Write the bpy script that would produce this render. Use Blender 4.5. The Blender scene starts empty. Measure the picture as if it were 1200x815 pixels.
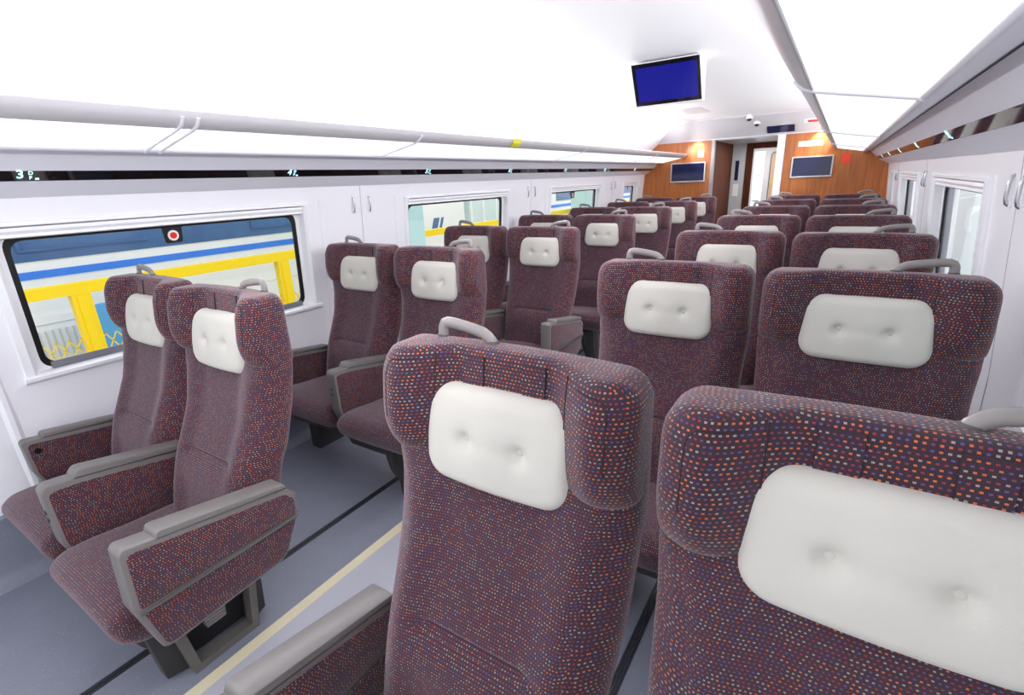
import bpy, bmesh, math, random
from mathutils import Vector, Matrix
C = bpy.context.scene.collection
PI = math.pi
random.seed(7)

# ------------------------------------------------------------------ materials
def srgb(r, g, b):
    f = lambda c: (c/255/12.92) if c/255 <= .04045 else ((c/255+.055)/1.055)**2.4
    return (f(r), f(g), f(b), 1.0)

def mat(name, col, rough=.5, metal=0., emit=None, estr=0., noise=0., nscale=30., coat=0., spec=.5, sheen=0., bump=0., bscale=200.):
    m = bpy.data.materials.new(name); m.use_nodes = True
    nt = m.node_tree; b = nt.nodes['Principled BSDF']
    b.inputs['Base Color'].default_value = col
    b.inputs['Roughness'].default_value = rough
    b.inputs['Metallic'].default_value = metal
    b.inputs['Specular IOR Level'].default_value = spec
    b.inputs['Coat Weight'].default_value = coat
    b.inputs['Sheen Weight'].default_value = sheen
    if emit is not None:
        b.inputs['Emission Color'].default_value = emit
        b.inputs['Emission Strength'].default_value = estr
    tc = nt.nodes.new('ShaderNodeTexCoord')
    if noise > 0:
        n = nt.nodes.new('ShaderNodeTexNoise'); n.inputs['Scale'].default_value = nscale; n.inputs['Detail'].default_value = 4
        mx = nt.nodes.new('ShaderNodeMix'); mx.data_type = 'RGBA'; mx.blend_type = 'MULTIPLY'
        mr = nt.nodes.new('ShaderNodeMapRange'); mr.inputs[3].default_value = 1-noise; mr.inputs[4].default_value = 1+noise
        nt.links.new(tc.outputs['Object'], n.inputs['Vector'])
        nt.links.new(n.outputs['Fac'], mr.inputs[0])
        mx.inputs[0].default_value = 1.0
        mx.inputs[6].default_value = col
        nt.links.new(mr.outputs[0], mx.inputs[7])
        nt.links.new(mx.outputs[2], b.inputs['Base Color'])
    if bump > 0:
        n2 = nt.nodes.new('ShaderNodeTexNoise'); n2.inputs['Scale'].default_value = bscale
        bp = nt.nodes.new('ShaderNodeBump'); bp.inputs['Strength'].default_value = bump; bp.inputs['Distance'].default_value = .002
        nt.links.new(tc.outputs['Object'], n2.inputs['Vector'])
        nt.links.new(n2.outputs['Fac'], bp.inputs['Height'])
        nt.links.new(bp.outputs[0], b.inputs['Normal'])
    return m

def fabric(name, base, dots, pitch, du, dv, sheen):
    m = bpy.data.materials.new(name); m.use_nodes = True
    nt = m.node_tree; N = nt.nodes; L = nt.links; b = N['Principled BSDF']
    def math_(op, a, c=None, v=None):
        n = N.new('ShaderNodeMath'); n.operation = op
        for i, x in enumerate((a, c)):
            if x is None: continue
            if isinstance(x, (int, float)): n.inputs[i].default_value = x
            else: L.new(x, n.inputs[i])
        return n.outputs[0]
    uv = N.new('ShaderNodeUVMap'); sp = N.new('ShaderNodeSeparateXYZ'); L.new(uv.outputs[0], sp.inputs[0])
    v = math_('DIVIDE', sp.outputs[1], pitch*.92); row = math_('FLOOR', v)
    wn0 = N.new('ShaderNodeTexWhiteNoise'); wn0.noise_dimensions = '1D'; L.new(row, wn0.inputs['W'])
    u = math_('ADD', math_('DIVIDE', sp.outputs[0], pitch), math_('MULTIPLY', wn0.outputs['Value'], 3.0))
    cu = math_('FLOOR', u)
    fu = math_('ABSOLUTE', math_('SUBTRACT', math_('FRACT', u), .5))
    fv = math_('ABSOLUTE', math_('SUBTRACT', math_('FRACT', v), .5))
    mask = math_('MULTIPLY', math_('LESS_THAN', fu, du), math_('LESS_THAN', fv, dv))
    cv = N.new('ShaderNodeCombineXYZ'); L.new(cu, cv.inputs[0]); L.new(row, cv.inputs[1])
    wn = N.new('ShaderNodeTexWhiteNoise'); wn.noise_dimensions = '2D'; L.new(cv.outputs[0], wn.inputs['Vector'])
    cr = N.new('ShaderNodeValToRGB'); cr.color_ramp.interpolation = 'CONSTANT'
    e = cr.color_ramp.elements
    acc = 0
    for i, (w, c) in enumerate(dots):
        if i == 0: el = e[0]
        elif i == 1: el = e[1]
        else: el = e.new(acc)
        el.position = acc; el.color = c
        acc += w
    L.new(wn.outputs['Value'], cr.inputs[0])
    ns = N.new('ShaderNodeTexNoise'); ns.inputs['Scale'].default_value = 900; L.new(uv.outputs[0], ns.inputs['Vector'])
    mr = N.new('ShaderNodeMapRange'); mr.inputs[1].default_value = .3; mr.inputs[2].default_value = .7; mr.inputs[3].default_value = .75; mr.inputs[4].default_value = 1.25
    L.new(ns.outputs['Fac'], mr.inputs[0])
    bc = N.new('ShaderNodeMix'); bc.data_type = 'RGBA'; bc.blend_type = 'MULTIPLY'; bc.inputs[0].default_value = 1
    bc.inputs[6].default_value = base; L.new(mr.outputs[0], bc.inputs[7])
    mx = N.new('ShaderNodeMix'); mx.data_type = 'RGBA'
    L.new(mask, mx.inputs[0]); L.new(bc.outputs[2], mx.inputs[6]); L.new(cr.outputs[0], mx.inputs[7])
    L.new(mx.outputs[2], b.inputs['Base Color'])
    b.inputs['Roughness'].default_value = .85; b.inputs['Specular IOR Level'].default_value = .25
    b.inputs['Sheen Weight'].default_value = sheen; b.inputs['Sheen Roughness'].default_value = .5
    b.inputs['Sheen Tint'].default_value = (1, .9, .95, 1)
    bp = N.new('ShaderNodeBump'); bp.inputs['Strength'].default_value = .35; bp.inputs['Distance'].default_value = .001
    L.new(ns.outputs['Fac'], bp.inputs['Height']); L.new(bp.outputs[0], b.inputs['Normal'])
    return m

OR_, RE, GR, VI, MA = srgb(204,104,58), srgb(148,52,62), srgb(160,146,134), srgb(92,78,134), srgb(112,66,86)
F_SPECK = fabric('speckled_fabric', srgb(56,40,53), [(.32,OR_),(.22,RE),(.22,GR),(.14,VI),(.10,MA)], .0080, .225, .175, .32)
F_FINE = fabric('fine_fabric', srgb(60,43,55), [(.28,RE),(.26,GR),(.18,VI),(.16,OR_),(.12,MA)], .0066, .215, .165, .34)
F_SEAM = mat('seam_thread', srgb(48,32,42), .9)
F_PILLOW = mat('pillow_cloth', srgb(208,204,196), .85, noise=.03, nscale=14, sheen=.2, spec=.2, bump=.25, bscale=700)
F_BTN = mat('pillow_button', srgb(204,200,192), .8)
M_ARM = mat('arm_plastic', srgb(116,111,110), .38, noise=.03, nscale=60)
M_ARMD = mat('arm_shell', srgb(84,80,80), .45, noise=.03, nscale=60)
M_HANDLE = mat('handle_plastic', srgb(142,136,135), .33, coat=.2)
M_HANDD = mat('handle_foot', srgb(92,88,88), .45)
M_ROD = mat('rod_metal', srgb(112,108,108), .35, metal=.6)
M_DARK = mat('dark_gap', srgb(30,28,30), .6)
M_PED = mat('pedestal_paint', srgb(104,100,96), .5, noise=.04, nscale=25)
M_PEDD = mat('pedestal_plastic', srgb(58,56,58), .55)
M_WALL = mat('wall_panel', srgb(245,243,249), .32, noise=.012, nscale=2.5)
M_WHITE = mat('white_trim', srgb(244,243,247), .3)
M_CEIL = mat('ceiling_paint', srgb(246,245,246), .5, noise=.006, nscale=1.5)
M_LILAC = mat('rack_paint', srgb(240,238,247), .3, noise=.02, nscale=3)
M_HEAD = mat('header_paint', srgb(208,205,209), .35)
M_RAIL = mat('rack_rail', srgb(212,208,212), .32)
M_STRIP = mat('gloss_black', srgb(14,14,18), .04, spec=.8, coat=.5)
M_SEAMG = mat('panel_gap', srgb(60,58,66), .7)
M_PANEL = mat('frosted_diffuser', srgb(236,240,244), .35, emit=(.965,.985,1,1), estr=1.0)
M_GLYPH = mat('display_digit', srgb(20,60,80), .4, emit=(.45,.9,1,1), estr=2.0)
M_BLACK = mat('black_rubber', srgb(16,16,19), .4)
M_SILLG = mat('grey_rubber', srgb(112,112,124), .5)
M_RED = mat('red_plastic', srgb(226,40,34), .35)
M_REDP = mat('red_paper', srgb(240,70,40), .55)
M_PAPER = mat('white_paper', srgb(244,242,240), .5)
M_CHROME = mat('chrome', srgb(196,196,200), .22, metal=.85)
M_YTAPE = mat('yellow_tape', srgb(226,224,60), .5)
M_TVF = mat('tv_bezel', srgb(206,204,208), .3, metal=.3)
M_TVS = mat('tv_glass', srgb(30,32,74), .05, spec=.5)
M_BLUE = mat('lit_blue_screen', srgb(14,14,60), .08, emit=srgb(24,26,142), estr=.8, spec=.6)
M_YEL = mat('yellow_paint', srgb(255,218,0), .4)
M_TRAINW = mat('train_white', srgb(246,246,244), .35, noise=.015, nscale=3)
M_TRAINB = mat('train_blue', srgb(66,134,236), .35)
M_TRAING = mat('train_glass', srgb(80,112,158), .12, noise=.25, nscale=1.6, spec=.6)
M_TEAL = mat('teal_paint', srgb(196,228,225), .4, noise=.02, nscale=4)
M_TEALG = mat('teal_glass', srgb(220,236,236), .15, spec=.6)
M_GREYG = mat('grille_grey', srgb(206,206,200), .5)
M_SKYB = mat('blue_board', srgb(92,168,228), .5)
M_ORANGE = mat('orange_paint', srgb(236,176,110), .5)
M_GROUND = mat('platform_paving', srgb(190,190,190), .8, noise=.08, nscale=6)
M_DBROWN = None

def glass_mat():
    m = bpy.data.materials.new('window_glass'); m.use_nodes = True
    nt = m.node_tree; nt.nodes.clear()
    o = nt.nodes.new('ShaderNodeOutputMaterial'); t = nt.nodes.new('ShaderNodeBsdfTransparent'); g = nt.nodes.new('ShaderNodeBsdfGlossy')
    t.inputs[0].default_value = (.97,.98,.98,1); g.inputs['Roughness'].default_value = .01
    f = nt.nodes.new('ShaderNodeFresnel'); f.inputs[0].default_value = 1.3
    mx = nt.nodes.new('ShaderNodeMixShader')
    nt.links.new(f.outputs[0], mx.inputs[0]); nt.links.new(t.outputs[0], mx.inputs[1]); nt.links.new(g.outputs[0], mx.inputs[2])
    nt.links.new(mx.outputs[0], o.inputs[0])
    return m
M_GLASS = glass_mat()

def wood_mat(name, c1, c2, plank=.26, rough=.35):
    m = bpy.data.materials.new(name); m.use_nodes = True
    nt = m.node_tree; N = nt.nodes; L = nt.links; b = N['Principled BSDF']
    tc = N.new('ShaderNodeTexCoord'); mp = N.new('ShaderNodeMapping'); mp.inputs['Scale'].default_value = (14, 14, 1.1)
    L.new(tc.outputs['Object'], mp.inputs[0])
    n = N.new('ShaderNodeTexNoise'); n.inputs['Scale'].default_value = 2.2; n.inputs['Detail'].default_value = 6; n.inputs['Distortion'].default_value = .6
    L.new(mp.outputs[0], n.inputs['Vector'])
    cr = N.new('ShaderNodeValToRGB'); cr.color_ramp.elements[0].position = .3; cr.color_ramp.elements[1].position = .72
    cr.color_ramp.elements[0].color = c1; cr.color_ramp.elements[1].color = c2
    L.new(n.outputs['Fac'], cr.inputs[0])
    sp = N.new('ShaderNodeSeparateXYZ'); L.new(tc.outputs['Object'], sp.inputs[0])
    d = N.new('ShaderNodeMath'); d.operation = 'DIVIDE'; d.inputs[1].default_value = plank; L.new(sp.outputs[0], d.inputs[0])
    fl = N.new('ShaderNodeMath'); fl.operation = 'FLOOR'; L.new(d.outputs[0], fl.inputs[0])
    wn = N.new('ShaderNodeTexWhiteNoise'); wn.noise_dimensions = '1D'; L.new(fl.outputs[0], wn.inputs['W'])
    mr = N.new('ShaderNodeMapRange'); mr.inputs[3].default_value = .86; mr.inputs[4].default_value = 1.1; L.new(wn.outputs['Value'], mr.inputs[0])
    mx = N.new('ShaderNodeMix'); mx.data_type = 'RGBA'; mx.blend_type = 'MULTIPLY'; mx.inputs[0].default_value = 1
    L.new(cr.outputs[0], mx.inputs[6]); L.new(mr.outputs[0], mx.inputs[7]); L.new(mx.outputs[2], b.inputs['Base Color'])
    b.inputs['Roughness'].default_value = rough
    return m
M_WOOD = wood_mat('veneer_wood', srgb(170,97,47), srgb(200,121,63))
M_DWOOD = wood_mat('dark_veneer', srgb(70,34,18), srgb(104,54,30), plank=.12, rough=.6); M_DWOOD.node_tree.nodes['Principled BSDF'].inputs['Specular IOR Level'].default_value = .12

def floor_mat():
    m = bpy.data.materials.new('speckled_vinyl'); m.use_nodes = True
    nt = m.node_tree; N = nt.nodes; L = nt.links; b = N['Principled BSDF']
    tc = N.new('ShaderNodeTexCoord')
    n = N.new('ShaderNodeTexNoise'); n.inputs['Scale'].default_value = 5; n.inputs['Detail'].default_value = 3; L.new(tc.outputs['Object'], n.inputs['Vector'])
    cr = N.new('ShaderNodeValToRGB'); cr.color_ramp.elements[0].color = srgb(124,127,143); cr.color_ramp.elements[1].color = srgb(140,143,158)
    L.new(n.outputs['Fac'], cr.inputs[0])
    v = N.new('ShaderNodeTexVoronoi'); v.inputs['Scale'].default_value = 95; L.new(tc.outputs['Object'], v.inputs['Vector'])
    lt = N.new('ShaderNodeMath'); lt.operation = 'LESS_THAN'; lt.inputs[1].default_value = .16; L.new(v.outputs['Distance'], lt.inputs[0])
    wn = N.new('ShaderNodeTexWhiteNoise'); wn.noise_dimensions = '3D'; L.new(v.outputs['Color'], wn.inputs['Vector'])
    gt = N.new('ShaderNodeMath'); gt.operation = 'GREATER_THAN'; gt.inputs[1].default_value = .72; L.new(wn.outputs['Value'], gt.inputs[0])
    mu = N.new('ShaderNodeMath'); mu.operation = 'MULTIPLY'; L.new(lt.outputs[0], mu.inputs[0]); L.new(gt.outputs[0], mu.inputs[1])
    mx = N.new('ShaderNodeMix'); mx.data_type = 'RGBA'; mx.inputs[7].default_value = srgb(176,176,184)
    L.new(mu.outputs[0], mx.inputs[0]); L.new(cr.outputs[0], mx.inputs[6]); L.new(mx.outputs[2], b.inputs['Base Color'])
    b.inputs['Roughness'].default_value = .38
    return m
M_FLOOR = floor_mat()
M_AISLE = mat('aisle_vinyl', srgb(184,184,196), .4, noise=.02, nscale=8)
M_STRIPE = mat('cream_strip', srgb(226,216,184), .5, noise=.03, nscale=9)
M_TRACK = mat('track_groove', srgb(46,46,54), .5)

# ------------------------------------------------------------------ helpers
def boxuv(me):
    uvl = me.uv_layers.new(name='UVMap')
    for p in me.polygons:
        n = p.normal; ax = max(range(3), key=lambda i: abs(n[i]))
        for li in p.loop_indices:
            c = me.vertices[me.loops[li].vertex_index].co
            uvl.data[li].uv = ((c.y, c.z) if ax == 0 else (c.x, c.z) if ax == 1 else (c.x, c.y))

def mesh(name, verts, faces, smooth=True, angle=40):
    me = bpy.data.meshes.new(name)
    me.from_pydata([tuple(v) for v in verts], [], faces)
    bm = bmesh.new(); bm.from_mesh(me); bmesh.ops.recalc_face_normals(bm, faces=bm.faces[:]); bm.to_mesh(me); bm.free()
    me.update()
    boxuv(me)
    if smooth:
        me.polygons.foreach_set('use_smooth', [True]*len(me.polygons))
        me.set_sharp_from_angle(angle=math.radians(angle))
    return me

class MB:
    def __init__(s): s.v = []; s.f = []
    def add(s, v, f):
        o = len(s.v); s.v += [Vector(x) for x in v]; s.f += [tuple(i+o for i in q) for q in f]; return s
    def box(s, lo, hi):
        x0,y0,z0 = lo; x1,y1,z1 = hi
        return s.add([(x0,y0,z0),(x1,y0,z0),(x1,y1,z0),(x0,y1,z0),(x0,y0,z1),(x1,y0,z1),(x1,y1,z1),(x0,y1,z1)],
                     [(0,3,2,1),(4,5,6,7),(0,1,5,4),(1,2,6,5),(2,3,7,6),(3,0,4,7)])
    def prism(s, poly, axis, a, b, bev=0.):
        """poly: 2D points, extruded along axis from a to b with an optional inset bevel"""
        def P(u, w, t): return {'x':(t,u,w),'y':(u,t,w),'z':(u,w,t)}[axis]
        n = len(poly)
        if bev > 0:
            ins = inset(poly, bev); sg = 1 if b > a else -1
            rings = [(ins,a),(inset(poly,bev*.3),a+sg*bev*.3),(poly,a+sg*bev),(poly,b-sg*bev),(inset(poly,bev*.3),b-sg*bev*.3),(ins,b)]
        else: rings = [(poly,a),(poly,b)]
        v = [P(u,w,t) for r,t in rings for u,w in r]; f = []
        for k in range(len(rings)-1):
            for i in range(n):
                j = (i+1) % n; f.append((k*n+i,k*n+j,(k+1)*n+j,(k+1)*n+i))
        f.append(tuple(range(n-1,-1,-1))); f.append(tuple((len(rings)-1)*n+i for i in range(n)))
        return s.add(v, f)
    def tube(s, pts, r, n=10, ry=None, closed=False, cap=True):
        pts = [Vector(p) for p in pts]; m = len(pts); v = []; f = []
        up = None
        for i, p in enumerate(pts):
            if closed: t = pts[(i+1)%m]-pts[i-1]
            else: t = pts[min(i+1,m-1)]-pts[max(i-1,0)]
            t.normalize()
            if up is None:
                up = Vector((0,0,1)) if abs(t.z) < .9 else Vector((0,1,0))
            up = (up - t*up.dot(t)).normalized()
            sd = t.cross(up)
            for k in range(n):
                a = 2*PI*k/n
                v.append(p + sd*math.cos(a)*r + up*math.sin(a)*(ry or r))
        for i in range(m if closed else m-1):
            for k in range(n):
                j = (i+1)%m
                f.append((i*n+k, i*n+(k+1)%n, j*n+(k+1)%n, j*n+k))
        if cap and not closed:
            f.append(tuple(range(n-1,-1,-1))); f.append(tuple((m-1)*n+k for k in range(n)))
        return s.add(v, f)
    def loft(s, rings, cap=True, closed=True):
        n = len(rings[0]); v = [p for r in rings for p in r]; f = []
        for k in range(len(rings)-1):
            for i in range(n if closed else n-1):
                j = (i+1)%n; f.append((k*n+i,k*n+j,(k+1)*n+j,(k+1)*n+i))
        if cap: f.append(tuple(range(n-1,-1,-1))); f.append(tuple((len(rings)-1)*n+i for i in range(n)))
        return s.add(v, f)
    def disc(s, c, r, axis, h, n=20):
        poly = [(math.cos(2*PI*i/n)*r, math.sin(2*PI*i/n)*r) for i in range(n)]
        cc = {'x':(c[1],c[2],c[0]),'y':(c[0],c[2],c[1]),'z':(c[0],c[1],c[2])}[axis]
        return s.prism([(u+cc[0],w+cc[1]) for u,w in poly], axis, cc[2], cc[2]+h)
    def build(s, name, m, parent=None, smooth=True, angle=40):
        return obj(name, mesh(name, s.v, s.f, smooth, angle), m, parent)

def inset(poly, d):
    n = len(poly); out = []
    area = sum(poly[i][0]*poly[(i+1)%n][1]-poly[(i+1)%n][0]*poly[i][1] for i in range(n))
    sg = 1 if area > 0 else -1
    for i in range(n):
        p0, p1, p2 = Vector(poly[i-1]), Vector(poly[i]), Vector(poly[(i+1)%n])
        e1 = (p1-p0).normalized(); e2 = (p2-p1).normalized()
        n1 = Vector((-e1.y, e1.x))*sg; n2 = Vector((-e2.y, e2.x))*sg
        b = n1+n2
        k = max(b.dot(n1), .35)
        q = p1 + b*(d/k) if b.length > 1e-6 else p1+n1*d
        out.append((q.x, q.y))
    return out

def roundpoly(poly, r, k=4):
    """round the corners of a polygon; r: radius or list"""
    n = len(poly); out = []
    for i in range(n):
        p0, p1, p2 = Vector(poly[i-1]), Vector(poly[i]), Vector(poly[(i+1)%n])
        rr = r[i] if isinstance(r, (list, tuple)) else r
        a = (p0-p1); b = (p2-p1); la, lb = a.length, b.length
        if rr <= 0: out.append((p1.x,p1.y)); continue
        d = min(rr, la*.45, lb*.45)
        s, e = p1+a/la*d, p1+b/lb*d
        for t in range(k+1):
            t /= k
            q = s*(1-t)**2 + p1*2*t*(1-t) + e*t*t
            out.append((q.x,q.y))
    return out

def obj(name, me, m, parent=None):
    o = bpy.data.objects.new(name, me); C.objects.link(o)
    if m is not None:
        if not me.materials: me.materials.append(m)
    if parent is not None: o.parent = parent
    return o

def tag(o, label, cat, group=None, kind='thing'):
    o['label'] = label; o['category'] = cat; o['kind'] = kind
    if group: o['group'] = group
    return o
def struct(o):
    o['kind'] = 'structure'; return o
def empty(name, loc=(0,0,0)):
    o = bpy.data.objects.new(name, None); C.objects.link(o); o.location = loc; o.empty_display_size = .1
    return o
def lerp(tab, z):
    if z <= tab[0][0]: return tab[0][1]
    for (a, va), (b, vb) in zip(tab, tab[1:]):
        if z <= b:
            t = (z-a)/(b-a); return va+(vb-va)*t
    return tab[-1][1]
def sm(a, b, x):
    t = min(1, max(0, (x-a)/(b-a))); return t*t*(3-2*t)

def slab(a, b, rc, e, yf, yr, N=22, R=5, zc=0., rcb=None, er=1.):
    """upholstered slab: rounded-rectangle outline (half sizes a, b), front y = yf(x,z), rear y = yr(x,z), edges rounded by e"""
    lv = [i/N for i in range(N+1)]
    S = []
    for t in lv: S.append((t, 0.))
    prof = []
    for i in range(N+1): prof.append((e + 0., 0., i/N))          # flat region, scaled
    for i in range(1, R+1):
        th = i/R*PI/2; prof.append((e*(1-math.sin(th)), e*(1-math.cos(th)), None))
    K = len(prof)-1
    def outline(u, w, A, B, dr):
        rr = max((rc if w > 0 or rcb is None else rcb)-dr, .004)
        # u,w on unit-square perimeter
        q = Vector((u*A, w*B)); c = Vector((max(-(A-rr), min(A-rr, q.x)), max(-(B-rr), min(B-rr, q.y))))
        d = q-c
        if d.length > 1e-9 and abs(q.x) > A-rr and abs(q.y) > B-rr: q = c+d.normalized()*rr
        return q
    idx = list(range(-K, K+1)); n = len(idx)
    def pt(i, j, front):
        k = max(abs(i), abs(j))
        if k == 0: x, z, dd = 0., 0., 0.
        else:
            u, w = i/k, j/k
            ins, dd, sc = prof[k]
            if sc is not None: q = outline(u, w, a-e, b-e, e)*sc
            else: q = outline(u, w, a-ins, b-ins, ins)
            x, z = q.x, q.y
        z += zc
        y = (yf(x,z)+dd) if front else (yr(x,z)-dd*er)
        return (x, y, z)
    V = []; F = []
    for front in (True, False):
        o = len(V)
        for i in idx:
            for j in idx: V.append(pt(i, j, front))
        for i in range(n-1):
            for j in range(n-1):
                q = (o+i*n+j, o+(i+1)*n+j, o+(i+1)*n+j+1, o+i*n+j+1)
                F.append(q if front else q[::-1])
    per = [(i,0) for i in range(n-1)]+[(n-1,j) for j in range(n-1)]+[(i,n-1) for i in range(n-1,0,-1)]+[(0,j) for j in range(n-1,0,-1)]
    o = n*n; m = len(per)
    for k in range(m):
        p, q = per[k], per[(k+1)%m]
        F.append((p[0]*n+p[1], q[0]*n+q[1], o+q[0]*n+q[1], o+p[0]*n+p[1]))
    return V, F

# ------------------------------------------------------------------ the seat
YB = [(.34,-.23),(.45,-.195),(.55,-.168),(.63,-.140),(.81,-.052),(1.0,.004),(1.06,.02)]
YR = [(.34,-.07),(.45,-.035),(.56,.0),(.65,.024),(.73,.058),(.87,.10),(1.0,.122),(1.06,.128)]
YC = [(z, y+.018) for z, y in YB]
WF = [(.34,.205),(.6,.218),(.84,.231),(.89,.238),(.93,.243),(.97,.255),(1.0,.266),(1.06,.270)]
WR = [(.34,.240),(.6,.262),(.75,.276),(.90,.282),(.97,.287),(1.06,.287)]
HZ, HB, HA, HRC = 1.116, .122, .286, .050
def head_front(x, z):
    c = .055 + (z-1.116)*.14
    s = sm(.095, .235, abs(x))
    t = (z-(HZ-HB))/.125
    g = math.sqrt(max(0, 1-(1-min(1, max(0, t)))**2))
    g *= 1 - .22*sm(1.17, 1.245, z)
    r = max(0, (abs(x)-.205)/.081)
    return c - .084*s*g + .038*r*r
def head_rear(x, z): return .122 + .026*(1-(x/.286)**2)

def make_parts():
    P = {}
    # backrest
    zs = [.34,.38,.42,.46,.5,.54,.58,.62,.645,.655,.662,.668,.675,.69,.72,.76,.8,.84,.87,.89,.91,.93,.95,.97,.985,1.0,1.02,1.04,1.06]
    rings = []
    for z in zs:
        wf, wr, yb, yc, yr = (lerp(T, z) for T in (WF, WR, YB, YC, YR))
        r = []
        nx = 28
        for i in range(nx+1):
            x = -wf+2*wf*i/nx
            s = sm(.10, .19, abs(x))
            lum = -.016*math.exp(-((z-.60)/.05)**2) if z < .664 else 0.
            crease = .010*math.exp(-((z-.665)/.008)**2)
            y = (yc+lum+crease)*(1-s)+yb*s
            y += .022*sm(wf-.04, wf, abs(x))
            r.append((x, y, z))
        rr = .03
        for k in range(1, 6):
            t = k/6; r.append((wf+(wr-wf)*math.sin(t*PI/2), yb+.022+(yr-yb-.022-.05)*t, z))
        for k in range(0, 5):
            th = k/4*PI/2; r.append((wr-rr+rr*math.cos(th), yr-rr+rr*math.sin(th), z))
        for k in range(4, -1, -1):
            th = k/4*PI/2; r.append((-(wr-rr+rr*math.cos(th)), yr-rr+rr*math.sin(th), z))
        for k in range(5, 0, -1):
            t = k/6; r.append((-(wf+(wr-wf)*math.sin(t*PI/2)), yb+.022+(yr-yb-.022-.05)*t, z))
        rings.append(r)
    b = MB(); b.loft(rings); me = mesh('backrest', b.v, b.f); me.materials.append(F_FINE); me.materials.append(F_SPECK)
    for p in me.polygons:
        n_ = p.normal
        if n_.y > -.2 or abs(p.center.x) > lerp(WF, p.center.z)-.012: p.material_index = 1
    P['backrest'] = (me, F_FINE)
    # headrest
    V, F = slab(HA, HB, HRC, .022, head_front, head_rear, N=22, R=5, zc=HZ, rcb=.03)
    P['headrest'] = (mesh('headrest', V, F, angle=60), F_SPECK)
    # headrest seams and wing welts
    for k, sx in enumerate((-.15, .15)):
        b = MB(); b.tube([(sx, head_front(sx, z)-.0004, z) for z in [1.005+.222*i/16 for i in range(17)]], .0014, 6)
        P['seam', k] = (mesh('seam', b.v, b.f), F_SEAM)
        s_ = -1 if k == 0 else 1
        pl = []
        for i in range(25):
            t = i/24
            if t < .35: x = .18+(t/.35)*.042; z = 1.216
            elif t < .5:
                a = (t-.35)/.15*PI/2; x = .222+.022*math.sin(a); z = 1.216-.026*(1-math.cos(a))
            else: x = .244; z = 1.190-(t-.5)/.5*.10
            y = head_front(x, z)+.0002
            pl.append((s_*x, y, z))
        b = MB(); b.tube(pl, .0014, 6); P['welt', k] = (mesh('welt', b.v, b.f), F_SEAM)
    # straps
    for k, sx in (('strap_a', -.07), ('strap_b', .07)):
        b = MB(); rings = []
        for i in range(9):
            z = 1.158+.066*i/8
            y = head_front(sx, z)
            rings.append([(sx-.026,y-.000,z),(sx-.025,y-.004,z),(sx+.025,y-.004,z),(sx+.026,y-.000,z),(sx+.026,y+.004,z),(sx-.026,y+.004,z)])
        b.loft(rings); me = mesh('strap', b.v, b.f, angle=30); me.materials.append(F_SPECK); me.materials.append(F_SEAM)
        for p in me.polygons: p.material_index = 0 if p.normal.y < -.6 else 1
        P[k] = (me, F_SPECK)
    # pillow
    pz = 1.064
    def pf(x, z):
        y = -.004 + .020*((x/.165)**2*.55+((z-pz)/.1)**2*.6)
        for bx in (-.063, .063):
            d2 = ((x-bx)**2+(z-pz)**2); y += .014*math.exp(-d2/.00022) + .008*math.exp(-d2/.0011)
        y += .0015*math.exp(-((z-pz)/.014)**2)*sm(.085,.05,abs(x)) if abs(x) < .085 else 0
        return y+(z-pz)*.20
    def pr(x, z): return .064+(z-pz)*.12
    V, F = slab(.168, .101, .052, .024, pf, pr, N=26, R=6, zc=pz, er=.5)
    P['pillow'] = (mesh('pillow', V, F, angle=80), F_PILLOW)
    for k, bx in (('button_a', -.063), ('button_b', .063)):
        b = MB(); y = pf(bx, pz)
        rings = [[(bx+math.cos(2*PI*i/14)*r, y+d, pz+math.sin(2*PI*i/14)*r) for i in range(14)] for r, d in ((.008,.004),(.008,-.001),(.006,-.0035),(.0025,-.0045))]
        b.loft(rings); P[k] = (mesh('button', b.v, b.f, angle=60), F_BTN)
    # cushion
    prof = [(-.10,.425),(-.30,.437),(-.45,.455),(-.52,.452),(-.562,.415),(-.55,.355),(-.50,.312),(-.36,.30),(-.10,.30)]
    prof = roundpoly(prof, [.01,.1,.06,.05,.045,.045,.05,.05,.01], 6)
    rings = []
    for x, ins in ((-.260,.05),(-.257,.028),(-.249,.012),(-.234,.003),(-.22,0),(-.11,-.004),(0,-.006),(.11,-.004),(.22,0),(.234,.003),(.249,.012),(.257,.028),(.260,.05)):
        q = inset(prof, ins) if ins > 0 else prof
        cx = [(-.34 + (u+.34)*(1-max(ins,0)/.25), .375+(w-.375)*(1-ins/.078 if ins > 0 else 1-ins*8)) for u, w in prof]
        rings.append([(x, u, w) for u, w in cx])
    b = MB(); b.loft(rings); P['cushion'] = (mesh('cushion', b.v, b.f, angle=60), F_FINE)
    # handle (for outer side +x; mirrored for the other)
    for s in (1, -1):
        pts = [(.188,.118,1.220),(.188,.119,1.246),(.187,.120,1.258),(.183,.120,1.266),(.174,.120,1.2695),(.155,.120,1.2690),(.125,.119,1.2655),(.10,.118,1.262),(.080,.118,1.2575),(.067,.117,1.251),(.057,.117,1.241),(.053,.117,1.228),(.052,.117,1.220)]
        b = MB(); b.tube([(s*x,y,z) for x,y,z in pts], .0125, 12, .0085); P['handle', s] = (mesh('handle', b.v, b.f, angle=60), M_HANDLE)
        for k, x in enumerate((.052, .188)):
            b = MB(); b.tube([(s*x,.117,1.215),(s*(x+(.003 if k == 0 else 0)),.117,1.236),(s*(x+(.004 if k == 0 else 0)),.118,1.241)], .0140, 12, .0105); P['handle_foot', s, k] = (mesh('handle_foot', b.v, b.f), M_HANDD)
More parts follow.
